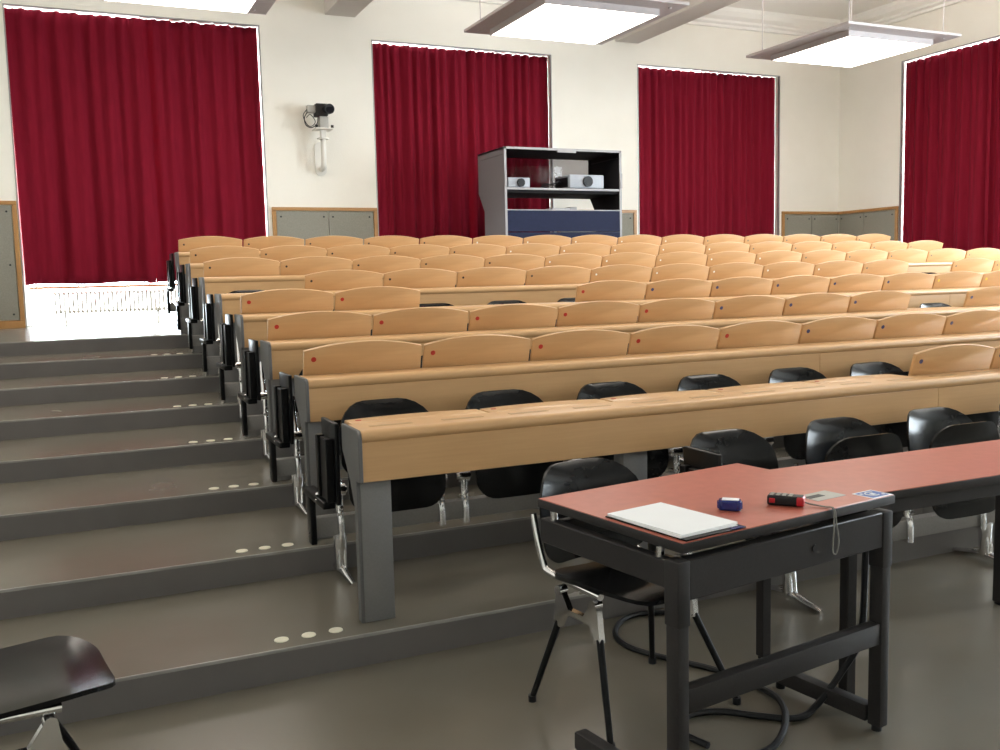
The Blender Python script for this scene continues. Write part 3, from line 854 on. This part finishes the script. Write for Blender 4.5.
# ------------------------------------------------------------------ cables on the floor
R_C = 0.011
def cable(pts, label):
    bm = bmesh.new()
    tube(bm, smooth_path(pts, 8), R_C, 8)
    tag(obj('floor_cable', bm, M['rubber']), label, 'cable', 'black floor cables')
z0 = R_C
cable([(1.285, -1.405, 0.66), (1.30, -1.385, 0.5), (1.305, -1.365, 0.25), (1.255, -1.335, 0.125), (1.16, -1.32, z0 + 0.01), (1.06, -1.34, z0), (0.96, -1.27, z0), (0.87, -1.19, z0), (0.76, -1.17, z0), (0.68, -1.24, z0), (0.70, -1.36, z0)],
      'thick black cable dropping from the red table to the floor')
cable([(1.26, -0.34, z0), (1.14, -0.30, z0), (1.03, -0.33, z0), (0.93, -0.44, z0), (0.90, -0.56, z0), (0.93, -0.67, z0), (0.99, -0.78, z0), (1.065, -0.92, z0), (1.10, -1.07, z0), (1.085, -1.22, z0 * 2.2), (1.00, -1.36, z0 * 2.6), (0.87, -1.455, z0), (0.74, -1.47, z0)],
      'thick black cable looping over the floor behind the chair under the table')

# ------------------------------------------------------------------ projector cabinet
CX0, CX1, CY0, CY1 = 4.067, 5.755, 7.3, 8.12
cb = thing('projector_cabinet', 'tall grey projector cabinet with open shelf and blue front', 'cabinet', (CX0, CY0, TOPZ))
cw = CX1 - CX0; cd = CY1 - CY0; ct = 3.045 - TOPZ
bz0 = 2.29 - TOPZ
for x0 in (0.0, cw - 0.025):
    bm = bmesh.new()
    extrude_poly(bm, [(0, 0), (cd - 0.18, 0), (cd - 0.18, 2.29 - TOPZ), (cd, 2.535 - TOPZ), (cd, ct), (0, ct)], 'x', x0, x0 + 0.025)
    s = obj('side_panel', bm, M['cabinet'], cb, smooth=False)
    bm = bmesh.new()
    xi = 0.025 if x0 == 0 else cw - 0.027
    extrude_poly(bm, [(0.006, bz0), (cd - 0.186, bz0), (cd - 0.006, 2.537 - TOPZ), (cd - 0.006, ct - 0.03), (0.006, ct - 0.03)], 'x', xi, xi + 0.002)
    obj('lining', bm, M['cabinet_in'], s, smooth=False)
    obj('edge_band', bbox((x0 - 0.003, -0.006, 0), (x0 + 0.028, 0.0, ct), 0), M['cabinet_edge'], s, smooth=False)
    bm = bmesh.new()
    for k in range(14):
        cyl(bm, (x0 - 0.002 if x0 == 0 else x0 - 0.002, 0.06 + k * 0.05, ct - 0.09), (x0 + 0.003, 0.06 + k * 0.05, ct - 0.09), 0.007, 8)
    if x0 == 0: obj('vent_holes', bm, M['blackmetal'], s)
    else: obj('vent_holes', bm, M['cabinet_edge'], s)
top = obj('top_panel', bbox((0, 0, ct - 0.025), (cw, cd, ct), 0.002, 1), M['cabinet'], cb)
obj('edge_band', bbox((0, -0.006, ct - 0.026), (cw, 0, ct + 0.001), 0), M['cabinet_edge'], top, smooth=False)
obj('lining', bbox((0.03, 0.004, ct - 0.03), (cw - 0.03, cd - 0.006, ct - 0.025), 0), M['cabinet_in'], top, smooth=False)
obj('catch', bbox((cw * 0.44, -0.012, ct - 0.05), (cw * 0.60, 0.01, ct - 0.012), 0.002, 1), M['cabinet_edge'], top)
sz = 2.535 - TOPZ
sh = obj('shelf', bbox((0.025, 0.02, sz - 0.012), (cw - 0.025, cd - 0.02, sz + 0.012), 0.002, 1), M['cabinet_edge'], cb)
obj('shelf_lip', bbox((0.025, 0.005, sz - 0.014), (cw - 0.025, 0.02, sz + 0.014), 0.002, 1), M['cabinet_edge'], sh)
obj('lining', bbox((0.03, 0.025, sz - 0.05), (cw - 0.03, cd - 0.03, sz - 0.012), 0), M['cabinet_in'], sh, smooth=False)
obj('back_pane', bbox((0.027, cd - 0.03, sz + 0.012), (cw - 0.027, cd - 0.024, ct - 0.03), 0), M['tinted'], cb, smooth=False)
bz = 2.265 - TOPZ
obj('deck', bbox((0.025, 0.03, bz - 0.03), (cw - 0.025, cd - 0.19, bz), 0.002, 1), M['cabinet'], cb)
fr1 = obj('blue_front', bbox((0.02, -0.004, 2.0 - TOPZ), (cw - 0.02, 0.02, bz), 0.003, 1), M['cabinet_blue'], cb)
obj('edge_band', bbox((0.0, -0.008, bz), (cw, 0.02, bz + 0.012), 0), M['cabinet_edge'], fr1, smooth=False)
obj('blue_front', bbox((0.02, -0.004, 0.06), (cw - 0.02, 0.02, 1.992 - TOPZ), 0.003, 1), M['cabinet_blue'], cb)
obj('plinth', bbox((0.03, 0.03, 0), (cw - 0.03, cd - 0.22, 0.06), 0), M['blackmetal'], cb, smooth=False)
for x0 in (-0.006, cw - 0.024):
    obj('door_stop', bbox((x0, -0.02, 2.56 - TOPZ), (x0 + 0.03, 0.0, 2.75 - TOPZ), 0.002, 1), M['cabinet_edge'], cb)

def projector(loc, w, d, h, lx, lr, label, mats):
    t = thing('projector', label, 'projector', loc)
    obj('body', bbox((0, 0, 0.012), (w, d, h), 0.012, 3), M[mats], t)
    obj('side_grille', bbox((-0.002, 0.05, 0.03), (0.004, d - 0.04, h - 0.03), 0.001, 1), M['rubber'], t)
    bm = bmesh.new()
    tube(bm, [(lx, 0.01, h * 0.53), (lx, -0.03, h * 0.53), (lx, -0.031, h * 0.53), (lx, -0.012, h * 0.53)], [lr, lr, lr * 0.8, lr * 0.78], 24)
    ln = obj('lens_ring', bm, M['rubber'], t)
    bm = bmesh.new()
    bmesh.ops.create_uvsphere(bm, u_segments=16, v_segments=8, radius=lr * 0.78)
    for v in bm.verts: v.co = Vector((lx + v.co.x, -0.014 + v.co.y * 0.25, h * 0.53 + v.co.z))
    obj('lens', bm, M['lens'], ln)
    bm = bmesh.new()
    for x in (0.05, w - 0.05):
        for y in (0.05, d - 0.05): cyl(bm, (x, y, 0), (x, y, 0.014), 0.014, 10)
    obj('feet', bm, M['rubber'], t)
    obj('top_vent', bbox((w * 0.1, d * 0.4, h - 0.001), (w * 0.9, d * 0.8, h + 0.004), 0.001, 1), M['greyplastic'], t)
SHZ = 2.535 + 0.012
projector((5.02, 7.36, SHZ), 0.51, 0.42, 0.185, 0.26, 0.068, 'larger silver projector with round black lens on the cabinet shelf', 'silver')
projector((4.16, 7.40, SHZ), 0.31, 0.28, 0.135, 0.175, 0.052, 'smaller pale projector at the cabinet side on the shelf', 'silver')
bm = bmesh.new()
for k in range(3):
    tube(bm, smooth_path([(4.66 + 0.03 * k, 7.62, SHZ + 0.008), (4.78, 7.50 + 0.05 * k, SHZ + 0.04 + 0.02 * k), (4.90, 7.46 + 0.04 * k, SHZ + 0.10 - 0.02 * k), (5.0, 7.55 + 0.03 * k, SHZ + 0.09)], 6), 0.008, 6)
tag(obj('projector_cable', bm, M['rubber']), 'black cable bundle running into the larger projector', 'cable')
bx_ = thing('signal_box', 'flat grey box with dark end on the cabinet deck below the shelf', 'box', (4.76, 7.36, 2.265 + 0.012))
obj('body', bbox((0, 0, 0), (0.26, 0.2, 0.025), 0.003, 1), M['cabinet_edge'], bx_)
obj('dark_end', bbox((0.26, 0, 0), (0.36, 0.16, 0.04), 0.004, 1), M['greymetal'], bx_)

# ------------------------------------------------------------------ camera on a wall bracket
wc = thing('wall_camera', 'small grey camera on a white pipe bracket on the back wall', 'camera', (2.11, YW, 2.84))
bm = bmesh.new()
extr = [(0.075 * math.cos(a), 0.075 * math.sin(a)) for a in [2 * PI * k / 24 for k in range(24)]]
pl = [(x, (0.30 if z > 0 else 0.02) + z) for x, z in extr]
extrude_poly(bm, pl, 'y', -0.018, 0)
obj('wall_plate', bm, M['white'], wc)
bm = bmesh.new()
tube(bm, smooth_path([(0, -0.01, 0.03), (0, -0.10, 0.03), (0, -0.16, 0.06), (0, -0.18, 0.14), (0, -0.18, 0.30), (0, -0.18, 0.40)], 5), 0.034, 12)
cyl(bm, (0, -0.18, 0.385), (0, -0.18, 0.40), 0.075, 20)
obj('bracket_pipe', bm, M['white'], wc)
bm = bmesh.new()
box(bm, (-0.11, -0.30, 0.50), (0.11, -0.08, 0.515)); box(bm, (-0.03, -0.22, 0.40), (0.03, -0.14, 0.50))
pt = obj('tilt_plate', bm, M['white'], wc, smooth=False)
bm = bmesh.new()
for x in (-0.10, 0.10):
    cyl(bm, (x, -0.28, 0.515), (x, -0.28, 0.55), 0.018, 10)
obj('thumb_screws', bm, M['rubber'], pt)
hd = obj('camera_body', bbox((-0.05, -0.26, 0.515), (0.06, -0.12, 0.66), 0.006, 2), M['greyplastic'], wc)
obj('camera_head', bbox((-0.10, -0.30, 0.66), (0.05, -0.13, 0.81), 0.008, 2), M['tablemetal'], wc)
obj('connector_block', bbox((-0.20, -0.26, 0.70), (-0.10, -0.17, 0.79), 0.006, 2), M['greyplastic'], wc)
bm = bmesh.new()
cyl(bm, (0.035, -0.28, 0.74), (0.045, -0.40, 0.73), 0.062, 20)
ln = obj('lens_barrel', bm, M['rubber'], wc)
bm = bmesh.new()
cyl(bm, (0.045, -0.395, 0.73), (0.0455, -0.402, 0.73), 0.05, 20)
obj('lens', bm, M['lens'], ln)
bm = bmesh.new()
tube(bm, smooth_path([(-0.19, -0.22, 0.71), (-0.235, -0.22, 0.64), (-0.22, -0.22, 0.55), (-0.15, -0.22, 0.52), (-0.08, -0.22, 0.57), (-0.06, -0.22, 0.66)], 6), 0.006, 6)
tube(bm, smooth_path([(-0.20, -0.22, 0.74), (-0.25, -0.22, 0.66), (-0.20, -0.22, 0.55), (-0.14, -0.22, 0.54), (-0.10, -0.22, 0.60), (-0.16, -0.22, 0.68), (-0.21, -0.22, 0.64)], 6), 0.005, 6)
obj('cable_loop', bm, M['rubber'], wc)
